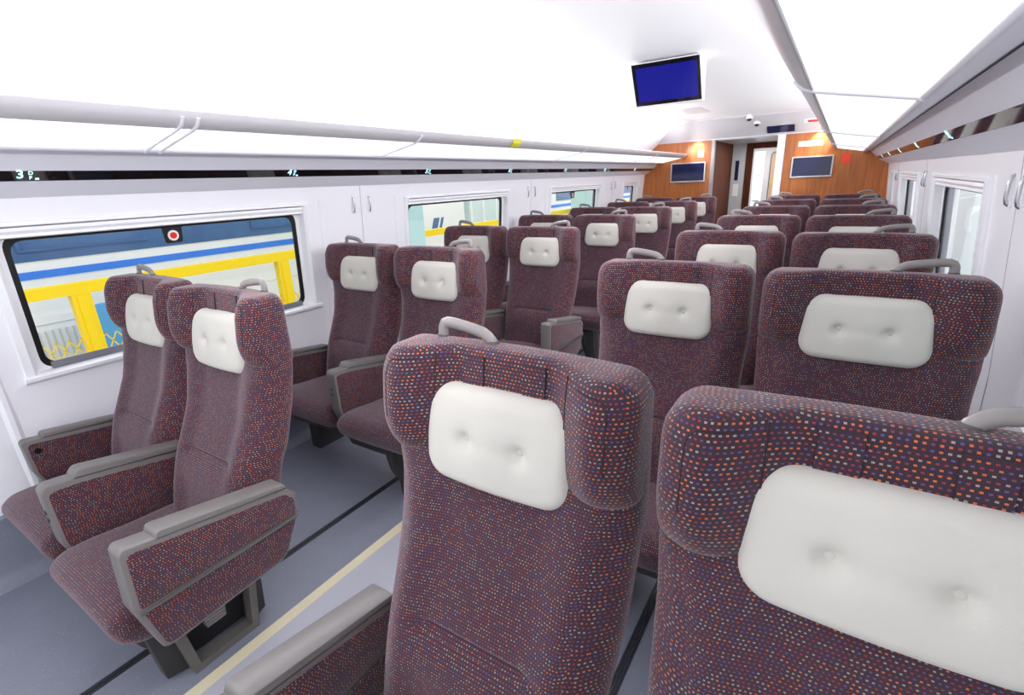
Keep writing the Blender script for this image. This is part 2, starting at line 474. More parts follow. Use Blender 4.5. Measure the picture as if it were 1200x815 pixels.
    # outer armrest
    AP = roundpoly([(-.500,.702),(-.05,.618),(-.018,.58),(-.03,.50),(-.085,.39),(-.115,.368),(-.45,.348),(-.482,.354),(-.520,.515),(-.512,.690)], [.012,.012,.008,.012,.012,.012,.015,.012,.012,.012], 4)
    PU = roundpoly([(-.487,.682),(-.06,.601),(-.033,.572),(-.036,.512),(-.504,.512),(-.499,.672)], .010, 3)
    PL = roundpoly([(-.042,.492),(-.094,.394),(-.12,.380),(-.45,.360),(-.474,.366),(-.500,.492)], .010, 3)
    for s in (1, -1):
        b = MB(); b.prism(AP, 'x', s*.294, s*.366, .008); P['armrest', s] = (mesh('armrest', b.v, b.f, angle=35), M_ARM)
        b = MB(); b.prism(PU, 'x', s*.362, s*.3695, .002); b.prism(PL, 'x', s*.362, s*.3695, .002)
        b.prism(PU, 'x', s*.298, s*.2905, .002); b.prism([p for p in PL], 'x', s*.298, s*.2905, .002)
        P['arm_panel', s] = (mesh('arm_panel', b.v, b.f, angle=30), F_SPECK)
        b = MB(); b.tube([(s*.372,-.508,.502),(s*.3725,-.30,.502),(s*.372,-.05,.503),(s*.369,-.035,.505),(s*.360,-.022,.510)], .005, 8)
        P['rod', s] = (mesh('rod', b.v, b.f), M_ROD)
        pad = roundpoly([(-.43,.682),(-.42,.706),(-.055,.638),(-.05,.618),(-.10,.620)], [.006,.016,.006,.004,.004], 3)
        b = MB(); b.prism(pad, 'x', s*.292, s*.368, .006); P['arm_pad', s] = (mesh('arm_pad', b.v, b.f, angle=35), M_ARM)
    # middle armrest (towards the neighbour seat at the inner side)
    MP = roundpoly([(-.485,.672),(-.40,.664),(-.06,.602),(-.04,.36),(-.47,.36),(-.497,.45),(-.500,.655)], [.012,.02,.01,.01,.012,.012,.012], 4)
    MF = roundpoly([(-.472,.648),(-.40,.642),(-.066,.582),(-.05,.37),(-.462,.37),(-.484,.455),(-.486,.636)], .010, 3)
    for s in (1, -1):
        b = MB(); b.prism(MP, 'x', s*.273, s*.340, .008); P['middle_armrest', s] = (mesh('middle_armrest', b.v, b.f, angle=35), M_ARM)
        b = MB(); b.prism(MF, 'x', s*.277, s*.2695, .002); b.prism(MF, 'x', s*.337, s*.3430, .002)
        P['middle_panel', s] = (mesh('middle_panel', b.v, b.f, angle=30), F_SPECK)
        pad = roundpoly([(-.415,.662),(-.395,.689),(-.065,.628),(-.06,.602)], [.006,.016,.006,.004], 3)
        b = MB(); b.prism(pad, 'x', s*.270, s*.3425, .006); P['middle_pad', s] = (mesh('middle_pad', b.v, b.f, angle=35), M_ARM)
        for k, z in enumerate((.535, .565)):
            b = MB(); b.box((s*.311-.008, -.504, z), (s*.311+.008, -.494, z+.012)); P['recline_button', s, k] = (mesh('recline_button', b.v, b.f, False), M_ARMD)
    # window-side armrest, lower and set back
    WP = roundpoly([(-.415,.622),(-.05,.575),(-.035,.36),(-.38,.345),(-.42,.48),(-.425,.61)], [.012,.01,.01,.012,.012,.012], 4)
    WI = roundpoly([(-.40,.602),(-.055,.556),(-.045,.37),(-.375,.365),(-.408,.48),(-.410,.592)], .010, 3)
    for s in (1, -1):
        b = MB(); b.prism(WP, 'x', s*.296, s*.350, .007); P['wall_armrest', s] = (mesh('wall_armrest', b.v, b.f, angle=35), M_ARM)
        b = MB(); b.prism(WI, 'x', s*.300, s*.2925, .002); P['wall_panel', s] = (mesh('arm_panel', b.v, b.f, angle=30), F_SPECK)
        pad = roundpoly([(-.36,.612),(-.35,.632),(-.06,.594),(-.055,.576)], [.006,.012,.006,.004], 3)
        b = MB(); b.prism(pad, 'x', s*.294, s*.352, .005); P['wall_pad', s] = (mesh('arm_pad', b.v, b.f, angle=35), M_ARM)
        b = MB(); b.disc((s*.2935,-.385,.568), .012, 'x', -s*.006, 16); P['jack_socket', s] = (mesh('jack_socket', b.v, b.f), M_BLACK)
    # pedestals
    for s in (1, -1):
        b = MB()
        out = [(-.375,.0),(-.145,.0),(-.105,.31),(-.415,.31)]; hole = [(-.352,.028),(-.166,.028),(-.138,.292),(-.384,.292)]
        # frame with opening, as four bars
        for q in range(4):
            r = (q+1) % 4
            b.prism([out[q], out[r], hole[r], hole[q]], 'x', s*.105, s*.150)
        P['leg_frame', s] = (mesh('leg_frame', b.v, b.f, False), M_PED)
        b = MB(); b.box((min(s*.02,s*.05),-.37,.0),(max(s*.02,s*.05),-.13,.29))
        pf_ = roundpoly([(-.50,.30),(-.47,.16),(-.395,.05),(-.37,.0),(-.13,.0),(-.07,.10),(-.06,.30)], .03, 4)
        b.prism(pf_, 'x', s*.02, s*.06, .01)
        b.prism([(-.44,.02),(-.362,.0),(-.40,.31),(-.47,.31)], 'x', s*.055, s*.105)
        b.prism([(-.155,.0),(-.09,.02),(-.07,.31),(-.125,.31)], 'x', s*.055, s*.105)
        b.prism(roundpoly([(-.47,.31),(-.44,.22),(-.14,.20),(-.10,.31)], .02, 3), 'x', s*.104, -s*.298, .006)
        P['leg_body', s] = (mesh('leg_body', b.v, b.f, angle=35), M_PEDD)
        b = MB()
        b.prism([(-.30,.125),(-.235,.125),(-.225,.205),(-.31,.205)], 'x', s*.100, s*.135, .004)
        for k in range(6): b.box((min(s*.130,s*.138),-.30,.132+k*.012),(max(s*.130,s*.138),-.235,.138+k*.012))
        P['power_socket', s] = (mesh('power_socket', b.v, b.f, angle=30), M_HANDLE)
        b = MB()
        b.prism(roundpoly([(-.45,.31),(-.42,.22),(-.14,.20),(-.10,.31)], .02, 3), 'x', s*.26, -s*.298, .006)
        b.box((min(s*.16,s*.24),-.34,0),(max(s*.16,s*.24),-.16,.22))
        P['wall_leg', s] = (mesh('wall_leg', b.v, b.f, angle=35), M_PEDD)
    return P

PT = make_parts()
def part(key, name, parent):
    me, m = PT[key]
    return obj(name, me, m, parent)

def make_seat(aisle, s):
    """s = +1: the seat's outer side (aisle, or wall for a window seat) faces +x"""
    r = empty('train_seat')
    part('cushion', 'cushion', r)
    part('backrest', 'backrest', r)
    h = part('headrest', 'headrest', r); [part((nm, k), nm, h) for k in (0, 1) for nm in ('seam', 'welt')]
    p = part('pillow', 'pillow', r); p['label'] = 'white buttoned pillow'
    for k in ('a', 'b'):
        part('button_'+k, 'button', p); part('strap_'+k, 'strap', p)
    hd = part(('handle', s), 'handle', r); hd['label'] = 'grey grab handle'; [part(('handle_foot', s, k), 'handle_foot', hd) for k in (0, 1)]
    if aisle:
        a = part(('armrest', s), 'armrest', r); part(('arm_panel', s), 'arm_panel', a); part(('arm_pad', s), 'arm_pad', a); part(('rod', s), 'rod', a)
        a = part(('middle_armrest', -s), 'middle_armrest', r); part(('middle_panel', -s), 'arm_panel', a); part(('middle_pad', -s), 'arm_pad', a); [part(('recline_button', -s, k), 'recline_button', a) for k in (0, 1)]
        g = part(('leg_body', s), 'pedestal', r); part(('leg_frame', s), 'leg_frame', g); part(('power_socket', s), 'power_socket', g)
    else:
        a = part(('wall_armrest', s), 'armrest', r); part(('wall_panel', s), 'arm_panel', a); part(('wall_pad', s), 'arm_pad', a); part(('jack_socket', s), 'jack_socket', a)
        part(('wall_leg', s), 'pedestal', r)
    return r

def dup(root):
    r = root.copy(); C.objects.link(r)
    for ch in root.children:
        c = ch.copy(); C.objects.link(c); c.parent = r
        for g in ch.children:
            d = g.copy(); C.objects.link(d); d.parent = c
    return r

ORD = ['first', 'second', 'third', 'fourth', 'fifth', 'sixth', 'last']
PITCH = 1.16
COLS = [('aisle', -1, .645, .675, 'aisle-side seat in the %s row of the block by the platform windows'),
        ('window', 1, 1.264, .646, 'wall-side seat in the %s row of the block by the platform windows'),
        ('aisle', 1, -.645, .820, 'aisle-side seat in the %s row of the block by the yellow-train windows'),
        ('window', -1, -1.268, .845, 'wall-side seat in the %s row of the block by the yellow-train windows')]
for kind, s, x, y0, lab in COLS:
    proto = None
    for k in range(7):
        if proto is None: o = proto = make_seat(kind == 'aisle', s)
        else: o = dup(proto)
        o.location = (x-(.007 if k == 0 and kind == 'aisle' and s < 0 else 0), y0+k*PITCH, 0)
        if x > 1: o.scale = (1.045, 1, 1)
        if k == 0 and x > 0 and x < 1:
            for ch in o.children:
                if ch.name.split('.')[0] == 'armrest': ch.location = (0, .02, -.04)
        tag(o, 'plum speckled ' + lab % ORD[k], 'train seat', 'plum train seats with white pillows')

# ------------------------------------------------------------------ shell
Y0, Y1 = -1.5, 8.45
def wa(z):
    if z >= .83: return 1.62+(1.58-z)*.08
    return 1.68+.01*min(1, (.83-z)/.2)
WINS = [(.57,1.97),(2.89,4.29),(5.21,6.61),(7.53,8.12)]
WIN_S = {-1: WINS, 1: [(a-.14, b-.14) for a, b in WINS]}
ZB, ZT = .85, 1.47
def build_wall(side):
    s = 1 if side == 'right' else -1
    dy = -.14 if s > 0 else 0.
    WINS = WIN_S[s]
    ys = sorted({Y0, Y1, *[q for w in WINS for q in w], *[-.35]}); zs = [.28, .5, .70, ZB, 1.16, ZT, 1.60, 1.70]
    b = MB()
    def P(y, z, d=0): return (s*(wa(z)+d), y, z)
    for i in range(len(ys)-1):
        for j in range(len(zs)-1):
            ya, yb_ = ys[i], ys[i+1]; za, zb_ = zs[j], zs[j+1]
            if any(abs(ya-w[0]) < 1e-6 for w in WINS) and za >= ZB-1e-6 and zb_ <= ZT+1e-6: continue
            for d in (0, .10):
                b.add([P(ya,za,d),P(yb_,za,d),P(yb_,zb_,d),P(ya,zb_,d)], [(0,1,2,3)])
    # closing edges at the bottom and ends
    for ya, yb_ in zip(ys, ys[1:]): b.add([P(ya,.28),P(yb_,.28),P(yb_,.28,.1),P(ya,.28,.1)], [(0,1,2,3)])
    # raised panel ribs beside the windows, joint between coat hooks
    for w in WINS:
        for yy in (w[0]-.13, w[1]+.13):
            if yy > Y1-.1: continue
            b.loft([[(s*(wa(z)+.004),yy-.022,z),(s*(wa(z)-.006),yy-.008,z),(s*(wa(z)-.006),yy+.008,z),(s*(wa(z)+.004),yy+.022,z)] for z in (.285,.83,1.5)])
    w_ = struct(b.build('wall_'+side, M_WALL, None, False))
    g = MB()
    for yy in (2.43+dy, 4.75+dy, 7.07+dy):
        g.loft([[(s*(wa(z)+.001),yy-.002,z),(s*(wa(z)-.0012),yy-.002,z),(s*(wa(z)-.0012),yy+.002,z),(s*(wa(z)+.001),yy+.002,z)] for z in (.285,.83,1.575)])
    j = g.build('panel_joint', mat('joint_grey_'+side, srgb(176,172,182), .6), w_, False)
    # carpeted upstand below
    u = MB()
    prof = [(1.70,.30),(1.665,.29),(1.66,.06),(1.645,.025),(1.60,.0),(1.70,.0)]
    u.prism([(s*a, z) for a, z in prof], 'y', Y0, Y1)
    struct(u.build('baseboard_'+side, M_FLOOR, None, True, 50))
    return w_
for sd in ('left', 'right'): build_wall(sd)

def rrect(y0, y1, z0, z1, r, k=6):
    return roundpoly([(y0,z0),(y1,z0),(y1,z1),(y0,z1)], r, k)
def build_window(n, s, w, tab):
    y0, y1 = w
    root = empty('window_%d' % n); root['kind'] = 'structure'
    def P(y, z, d): return (s*(wa(z)+d), y, z)
    def ring(b, o, i, do, di):
        v = [P(y,z,do) for y,z in o]+[P(y,z,di) for y,z in i]; m = len(o)
        b.add(v, [(k,(k+1)%m,m+(k+1)%m,m+k) for k in range(m)])
    b = MB()
    o1 = rrect(y0-.045,y1+.045,ZB-.02,ZT+.022,.012); o2 = rrect(y0-.04,y1+.04,ZB-.016,ZT+.018,.012)
    o3 = rrect(y0-.012,y1+.012,ZB-.004,ZT+.004,.012); o4 = rrect(y0,y1,ZB,ZT,.02); o5 = rrect(y0+.006,y1-.006,ZB+.004,ZT-.004,.02)
    g1 = rrect(y0+.03,y1-.03,ZB+.008,ZT-.035,.06)
    ring(b,o1,o2,.002,-.010); ring(b,o2,o3,-.010,-.012); ring(b,o3,o4,-.012,0.); ring(b,o4,o5,0.,.042); ring(b,o5,g1,.042,.046)
    # projecting sill
    q = []
    for yy in (y0-.05, y1+.05):
        q.append([P(yy,ZB-.028,.002),P(yy,ZB-.028,-.012),P(yy,ZB-.018,-.026),P(yy,ZB-.004,-.026),P(yy,ZB+.002,-.012),P(yy,ZB+.002,.002)])
    b.loft(q)
    b.build('frame', M_WHITE, root, True, 30)
    # blind cassette
    c = MB(); q = []
    for yy in (y0+.004, y1-.004):
        q.append([P(yy,ZT-.004,.002),P(yy,ZT-.018,-.004),P(yy,ZT-.030,.004),P(yy,ZT-.042,.0),P(yy,ZT-.046,.012),P(yy,ZT-.038,.04),P(yy,ZT-.004,.04)])
    c.loft(q); c.build('blind_cassette', M_WHITE, root, True, 30)
    # black seal
    r = MB(); g2 = rrect(y0+.052,y1-.052,ZB+.026,ZT-.058,.055)
    ring(r,g1,g2,.046,.048)
    g2b = rrect(y0+.053,y1-.053,ZB+.027,ZT-.059,.055); ring(r,g2,g2b,.048,.058)
    if tab:
        yc = (y0+y1)/2-.03
        t = roundpoly([(yc-.048,ZT-.040),(yc-.040,ZT-.135),(yc+.040,ZT-.135),(yc+.048,ZT-.040)], .012, 4)
        r.add([P(y,z,.050) for y,z in t]+[P(y,z,.056) for y,z in t], [tuple(range(len(t)))]+[(k,(k+1)%len(t),len(t)+(k+1)%len(t),len(t)+k) for k in range(len(t))])
    r.build('seal', M_BLACK, root, True, 30)
    g = MB(); zz = ZB+.012
    g.loft([[P(yy,zz-.006,.044),P(yy,zz-.004,.030),P(yy,zz+.022,.040),P(yy,zz+.022,.050)] for yy in (y0+.06,y1-.06)])
    g.build('sill_rubber', M_SILLG, root, False)
    p = MB(); p.add([P(y,z,.057) for y,z in g2], [tuple(range(len(g2)))])
    p.build('pane', M_GLASS, root, False)
    if tab:
        for nm, rad, m, d in (('break_ring', .026, M_PAPER, .049), ('break_point', .016, M_RED, .047)):
            q = MB(); q.add([P(yc+math.cos(2*PI*k/24)*rad, ZT-.098+math.sin(2*PI*k/24)*rad, d) for k in range(24)]+[P(yc+math.cos(2*PI*k/24)*rad, ZT-.098+math.sin(2*PI*k/24)*rad, .051) for k in range(24)],
                        [tuple(range(24))]+[(k,(k+1)%24,24+(k+1)%24,24+k) for k in range(24)])
            q.build(nm, m, root, False)
for i, w in enumerate(WINS):
    build_window(i+1, -1, w, i in (0, 2)); build_window(i+5, 1, WIN_S[1][i], False)

# floor
b = MB(); b.box((-1.75,Y0,-.06),(1.75,Y1,0)); struct(b.build('floor', M_FLOOR, None, False))
b = MB(); b.box((-.405,Y0,.0),(.405,Y1,.003)); struct(b.build('floor_aisle', M_AISLE, None, False))
for i, s in enumerate((-1, 1)):
    b = MB(); b.box((min(s*.405,s*.452),Y0,.0),(max(s*.405,s*.452),Y1,.004)); struct(b.build('trim_%d' % (i+1), M_STRIPE, None, False))
    b = MB()
    b.box((s*.745-.016,Y0,.0),(s*.745-.006,Y1,.003)); b.box((s*.745-.003,Y0,.0),(s*.745+.003,Y1,.004)); b.box((s*.745+.006,Y0,.0),(s*.745+.016,Y1,.003))
    struct(b.build('trim_%d' % (i+3), M_TRACK, None, False))

# ceiling: flat middle, curved haunches down behind the racks
CP = [(0,2.30),(.5,2.30),(.8,2.285),(1.0,2.25),(1.2,2.18),(1.38,2.07),(1.52,1.94),(1.62,1.78),(1.66,1.62)]
pr_ = [(-a,z) for a,z in CP[::-1]]+CP[1:]
b = MB()
for (a,z),(a2,z2) in zip(pr_, pr_[1:]): b.add([(a,Y0,z),(a,Y1,z),(a2,Y1,z2),(a2,Y0,z2),(a,Y0,z+.08),(a,Y1,z+.08),(a2,Y1,z2+.08),(a2,Y0,z2+.08)], [(0,1,2,3),(7,6,5,4)])
struct(b.build('ceiling', M_CEIL, None, True, 60))

# end wall with doorway
b = MB()
def endpanel(x0, x1, z0, z1): b.box((x0,Y1,z0),(x1,Y1+.05,z1))
endpanel(-1.70,-.60,0,2.06); endpanel(.39,1.70,0,2.06)
struct(b.build('wall_end', M_WOOD, None, False))
b = MB(); b.prism([(Y1-.42,2.32),(Y1-.40,2.275),(Y1-.03,2.045),(Y1-.03,2.03),(Y1+.05,2.03),(Y1+.05,2.4),(Y1-.3,2.4)], 'x', -1.6, 1.6); struct(b.build('ceiling_header', M_HEAD, None, False))
b = MB(); b.box((.29,Y1-.03,0),(.385,Y1+.06,2.03)); struct(b.build('door_1_post', M_WHITE, None, False))
b = MB(); b.box((-.60,Y1-.015,0),(-.555,Y1+.06,2.03)); struct(b.build('door_1_jamb', mat('brushed_metal', srgb(150,146,146), .35, metal=.6), None, False))
# vestibule beyond
b = MB()
b.box((-.62,Y1+.06,0),(-.56,10.0,2.1)); struct(b.build('wall_vestibule_left', M_DWOOD, None, False))
b = MB(); b.box((.50,Y1+.05,0),(.56,11.4,2.2)); struct(b.build('wall_vestibule_right', M_WHITE, None, False))
b = MB(); b.box((-1.0,Y1+.05,2.02),(.6,11.5,2.1)); struct(b.build('ceiling_vestibule', mat('vestibule_grey', srgb(190,190,192), .4), None, False))
b = MB(); b.box((-1.0,Y1,-.05),(.6,11.5,0)); struct(b.build('floor_vestibule', M_FLOOR, None, False))
b = MB(); b.box((-.56,10.0,0),(-.335,10.05,2.02)); d2 = struct(b.build('door_2', mat('grey_door', srgb(196,198,200), .4), None, False))
b = MB(); b.box((-.50,9.994,1.42),(-.44,10.0,1.75)); b.build('pane', M_TVS, d2, False)
b = MB(); b.box((-.51,9.992,1.15),(-.42,10.0,1.36)); b.build('notice', M_PAPER, d2, False)
b = MB(); b.box((-.335,9.98,0),(-.225,10.06,2.02)); b.box((-.225,9.98,1.93),(.50,10.06,2.02)); struct(b.build('door_3_frame', M_DWOOD, None, False))
d3 = empty('door_3'); d3['kind'] = 'structure'
b = MB(); b.box((-.225,10.0,0),(-.195,10.04,1.93)); b.box((-.04,10.0,0),(-.01,10.04,1.93)); b.box((-.195,10.0,1.88),(-.04,10.04,1.93)); b.box((-.195,10.0,0),(-.04,10.04,.2)); b.build('frame', M_WHITE, d3, False)
b = MB(); b.box((-.195,10.015,.2),(-.04,10.02,1.88)); b.build('pane', M_GLASS, d3, False)
b = MB()
for z in (.62,1.05,1.48): b.box((-.17,10.01,z),(-.07,10.0,z+.02))
b.build('push_bar', M_CHROME, d3, False)
b = MB(); b.box((-1.0,11.4,0),(.6,11.46,2.1)); struct(b.build('wall_vestibule_end', mat('vestibule_white', srgb(232,242,244), .4), None, False))
b = MB(); b.box((-.01,10.01,0),(.50,10.05,1.93)); d4 = struct(b.build('door_4', M_WHITE, None, False))
b = MB(); hp = rrect(.055,.36,.35,1.86,.07); b.prism(hp, 'y', 10.01, 10.0); b.build('seal', M_BLACK, d4, False)
b = MB(); b.prism(inset(hp,.012), 'y', 10.006, 9.996); b.build('window_panel', mat('peach_panel', srgb(232,196,160), .4), d4, False)
b = MB(); b.prism([(.09,1.36),(.16,1.36),(.125,1.43)], 'y', 9.996, 9.993); b.build('sticker', M_YEL, d4, False)

# ------------------------------------------------------------------ luggage racks
def text_mesh(body, size):
    cu = bpy.data.curves.new('glyph', 'FONT'); cu.body = body; cu.size = size; cu.align_x = 'LEFT'; cu.align_y = 'BOTTOM'; cu.extrude = .0006; cu.offset = size*.012
    o = bpy.data.objects.new('glyph', cu); C.objects.link(o)
    dg = bpy.context.evaluated_depsgraph_get(); me = bpy.data.meshes.new_from_object(o.evaluated_get(dg))
    bpy.data.objects.remove(o); bpy.data.curves.remove(cu)
    return me
def build_rack(s, cuts, name_side):
    root = empty('luggage_rack', (0,0,0))
    def E(prof, y0, y1, name, m, par=root, ang=40, sm_=True):
        q = MB(); q.prism([(s*a,z) for a,z in prof], 'y', y0, y1); return q.build(name, m, par, sm_, ang)
    ya, yb_ = Y0+.01, Y1-.005
    E(roundpoly([(.955,1.862),(.963,1.835),(.985,1.815),(1.018,1.800),(1.024,1.808),(1.0,1.862)], [.006,.012,.012,.004,.003,.006], 4), ya, yb_, 'rail', M_RAIL)
    E([(1.0,1.862),(1.0,1.85),(1.55,1.80),(1.55,1.812)], ya, yb_, 'shelf', M_LILAC, sm_=False)
    E(roundpoly([(1.312,1.744),(1.322,1.735),(1.340,1.738),(1.390,1.7505),(1.473,1.674),(1.502,1.638),(1.618,1.577),(1.63,1.60),(1.54,1.80),(1.31,1.79)], [.004,.008,.01,.006,.004,.004,.006,.004,.004,.004], 4), ya, yb_, 'valance', M_LILAC, ang=25)
    n = Vector((-.78,-.63)); off = lambda p, d: (p[0]+n.x*d, p[1]+n.y*d)
    p0, p1 = (1.4735,1.6735), (1.5015,1.6385)
    st = E([off(p0,-.003),off(p1,-.003),off(p1,.0015),off(p0,.0015)], ya, yb_, 'display_strip', M_STRIP, sm_=False)
    E([off((1.386,1.748),.001),off((1.389,1.7505),.0015),off((1.392,1.748),.0015),off((1.389,1.746),-.002)], ya, yb_, 'joint_line', M_SEAMG, sm_=False)
    ed = [ya]+cuts+[yb_]
    for y0, y1 in zip(ed, ed[1:]):
        E([(1.020,1.806),(1.311,1.752),(1.311,1.760),(1.022,1.815)], y0+.008, y1-.008, 'light_panel', M_PANEL, sm_=False)
    E([(1.02,1.83),(1.31,1.79),(1.31,1.80),(1.02,1.845)], ya, yb_, 'tray', M_LILAC, sm_=False)
    for yc in cuts:
        dd = (.028, -.028) if (s < 0 and yc < 2) else (0,)
        for d in dd:
            q = MB(); q.tube([(s*a, yc+d, z) for a, z in ((.962,1.838),(.985,1.812),(1.02,1.800),(1.12,1.781),(1.22,1.763),(1.305,1.747),(1.33,1.737))], .007, 8); q.build('bracket', M_LILAC, root)
    # lit row numbers
    tz = (Vector((p1[0]-p0[0], p1[1]-p0[1]))).normalized()
    for k in range(7):
        yy = (.69 if s < 0 else .515)+k*1.145
        letters = ('D', 'F') if s < 0 else ('A', 'C')
        glyphs = [(str(3+k), .050, -.004, .004), (letters[0], .021, .032, .025), (letters[1], .021, .034, .004)]
        vs, fs = [], []
        mb = MB()
        for body, size, dx, dv in glyphs:
            me = text_mesh(body, size*1.0)
            # in-plane axes: reading direction and up along the strip
            rd = 1 if s < 0 else -1
            for_v = []
            for v in me.vertices:
                u_, w_ = v.co.x+dx-.02, v.co.y+dv
                c0 = (p1[0]-tz.x*w_, p1[1]-tz.y*w_); c1 = off(c0, .0022+v.co.z)
                for_v.append((s*c1[0], yy+rd*u_, c1[1]))
            mb.add(for_v, [tuple(p.vertices) for p in me.polygons]); bpy.data.meshes.remove(me)
        u0, w0 = .052-.02, .006
        q = []
        for uu, ww in ((u0,w0),(u0+.012,w0),(u0+.012,w0+.008),(u0,w0+.008)):
            c1 = off((p1[0]-tz.x*ww, p1[1]-tz.y*ww), .0025); q.append((s*c1[0], yy+(1 if s < 0 else -1)*uu, c1[1]))
        mb.add(q, [(0,1,2,3)])
        mb.build('row_number', M_GLYPH, st, False)
    return root
tag(build_rack(-1, [1.085,2.37,4.69,6.97], 'left'), 'overhead luggage rack with lit panels above the yellow-train windows', 'luggage rack', 'overhead luggage racks')
tag(build_rack(1, [-.25,2.12,4.52,6.88], 'right'), 'overhead luggage rack with large lit panels above the platform windows', 'luggage rack', 'overhead luggage racks')
b = MB()
tp = [(.953,1.864),(.961,1.834),(.983,1.813),(1.0,1.806)]
b.loft([[(-a+.003, yy, z-.004) for i,(a,z) in enumerate(tp)]+[(-a+.0015, yy, z-.002) for a,z in tp[::-1]] for yy in (3.36,3.47)])
tag(b.build('tape_strip', M_YTAPE, None, False), 'short yellow tape strip stuck on the luggage rack rail', 'tape')

# ------------------------------------------------------------------ fittings
def hook(s, y, lab):
    r = empty('coat_hook', (s*wa(1.45), y, 1.455))
    q = MB(); q.tube([(-s*.003,0,.048),(-s*.011,0,.044),(-s*.014,0,.02),(-s*.014,0,-.025),(-s*.010,0,-.044),(-s*.002,0,-.05)], .0045, 10, .006); q.build('bar', M_CHROME, r)
    for z in (.038, -.058):
        q = MB(); q.box((-.004,-.009,z),(.004,.009,z+.017)); q.build('mount', M_WHITE, r, False)
    tag(r, lab, 'coat hook', 'coat hooks between the windows')
for s, sn in ((-1, 'yellow-train'), (1, 'platform')):
    for k, yy in enumerate((2.43, 4.75, 7.07)):
        for q, dy in (('nearer', -.07), ('farther', .07)):
            hook(s, yy+dy-(.14 if s > 0 else 0), '%s slim chrome coat hook of the %s pair along the %s wall' % (q, ('first','second','third')[k], sn))

# ceiling monitor
mon = empty('ceiling_monitor', (.038, 3.77, 2.155))
def tilt(x, z, d): # screen plane, top towards the camera
    t = (z+.12)/.24
    return (x, .07-.14*t + d, z)
q = MB(); q.add([tilt(-.232,-.128,-.004),tilt(.232,-.128,-.004),tilt(.232,.128,-.004),tilt(-.232,.128,-.004),
                 tilt(-.232,-.128,.03),tilt(.232,-.128,.03),tilt(.232,.128,.03),tilt(-.232,.128,.03),
                 (-.21,.13,-.11),(.21,.13,-.11),(.21,.20,.145),(-.21,.20,.145)],
                [(0,1,2,3),(0,4,5,1),(1,5,6,2),(2,6,7,3),(3,7,4,0),(4,8,9,5),(5,9,10,6),(6,10,11,7),(7,11,8,4),(8,11,10,9)])
q.build('body', M_WHITE, mon, False)
q = MB(); q.add([tilt(a,c,-.006) for a,c in ((-.226,-.122),(.226,-.122),(.226,.122),(-.226,.122))]+[tilt(a,c,-.003) for a,c in ((-.226,-.122),(.226,-.122),(.226,.122),(-.226,.122))], [(0,1,2,3),(0,1,5,4),(1,2,6,5),(2,3,7,6),(3,0,4,7)])
q.build('bezel', M_STRIP, mon, False)
q = MB(); q.add([tilt(a,c,-.0075) for a,c in ((-.202,-.100),(.206,-.100),(.206,.098),(-.202,.098))], [(0,1,2,3)])
q.build('screen', M_BLUE, mon, False)
tag(mon, 'ceiling monitor with a plain blue screen in a white wedge housing', 'monitor')

def wall_tv(x0, x1, z0, z1, lab):
    r = empty('wall_tv', ((x0+x1)/2, Y1, (z0+z1)/2)); hw, hh = (x1-x0)/2, (z1-z0)/2
    q = MB(); o = [(-hw,-hh),(hw,-hh),(hw,hh),(-hw,hh)]; i = [(-hw+.016,-hh+.018),(hw-.016,-hh+.018),(hw-.016,hh-.016),(-hw+.016,hh-.016)]
    q.add([(u,-.03,w) for u,w in o]+[(u,-.03,w) for u,w in i]+[(u,0,w) for u,w in o]+[(u,-.02,w) for u,w in i],
          [(k,(k+1)%4,4+(k+1)%4,4+k) for k in range(4)]+[(k,(k+1)%4,8+(k+1)%4,8+k) for k in range(4)]+[(4+k,4+(k+1)%4,12+(k+1)%4,12+k) for k in range(4)])
    q.build('bezel', M_TVF, r, False)
    q = MB(); q.box((-hw+.016,-.021,-hh+.018),(hw-.016,-.016,hh-.016)); q.build('screen', M_TVS, r, False)
    tag(r, lab, 'monitor', 'switched-off wall monitors')
wall_tv(-1.193,-.668,1.442,1.732, 'dark wall monitor on the narrow wood panel beside the doorway, below a square notice')
wall_tv(.497,.998,1.446,1.724, 'dark wall monitor on the wood panel beside the red notice')

def plate(name, x0, x1, z0, z1, m, lab, cat, y=Y1, t=.004):
    q = MB(); q.prism(roundpoly([(x0,z0),(x1,z0),(x1,z1),(x0,z1)], .006, 2), 'y', y, y-t); return tag(q.build(name, m, None, False), lab, cat)
plate('red_sign', 1.09,1.19,1.60,1.73, M_REDP, 'small red notice on the wood panel under the rack end', 'notice')
plate('square_sign', -.795,-.71,1.80,1.90, M_PAPER, 'small square white notice above the dark wall monitor', 'notice')
plate('long_sign', .55,.85,1.855,1.925, M_PAPER, 'long white notice above the wall monitor beside the red notice', 'notice')

# header fittings (sloped face)
def hp_(x, t, d=0):  # t 0 bottom .. 1 top of the sloped header face
    y = Y1-.03+(-.37)*t; z = 2.045+.23*t
    nn = Vector((-.23,-.37)).normalized()   # (y,z) outward: towards camera and down
    nn = Vector((-.528,-.849))
    return (x, y+nn.x*d, z+nn.y*d)
def on_header(name, x0, x1, t0, t1, d, m, par=None, d0=0.):
    q = MB(); c = [(x0,t0),(x1,t0),(x1,t1),(x0,t1)]
    q.add([hp_(x,t,d0) for x,t in c]+[hp_(x,t,d) for x,t in c], [(4,5,6,7),(0,1,5,4),(1,2,6,5),(2,3,7,6),(3,0,4,7)])
    return q.build(name, m, par, False)
ds = on_header('door_display', .15,.49,.10,.42,.012, M_TVS)
tag(ds, 'black display panel set in the header above the doorway', 'display')
ex = on_header('exit_sign', .60,.84,.46,.62,.010, M_PAPER)
on_header('face', .645,.80,.49,.59,.012, M_RED, ex, .010)
tag(ex, 'small white sign with a red face on the header', 'sign')
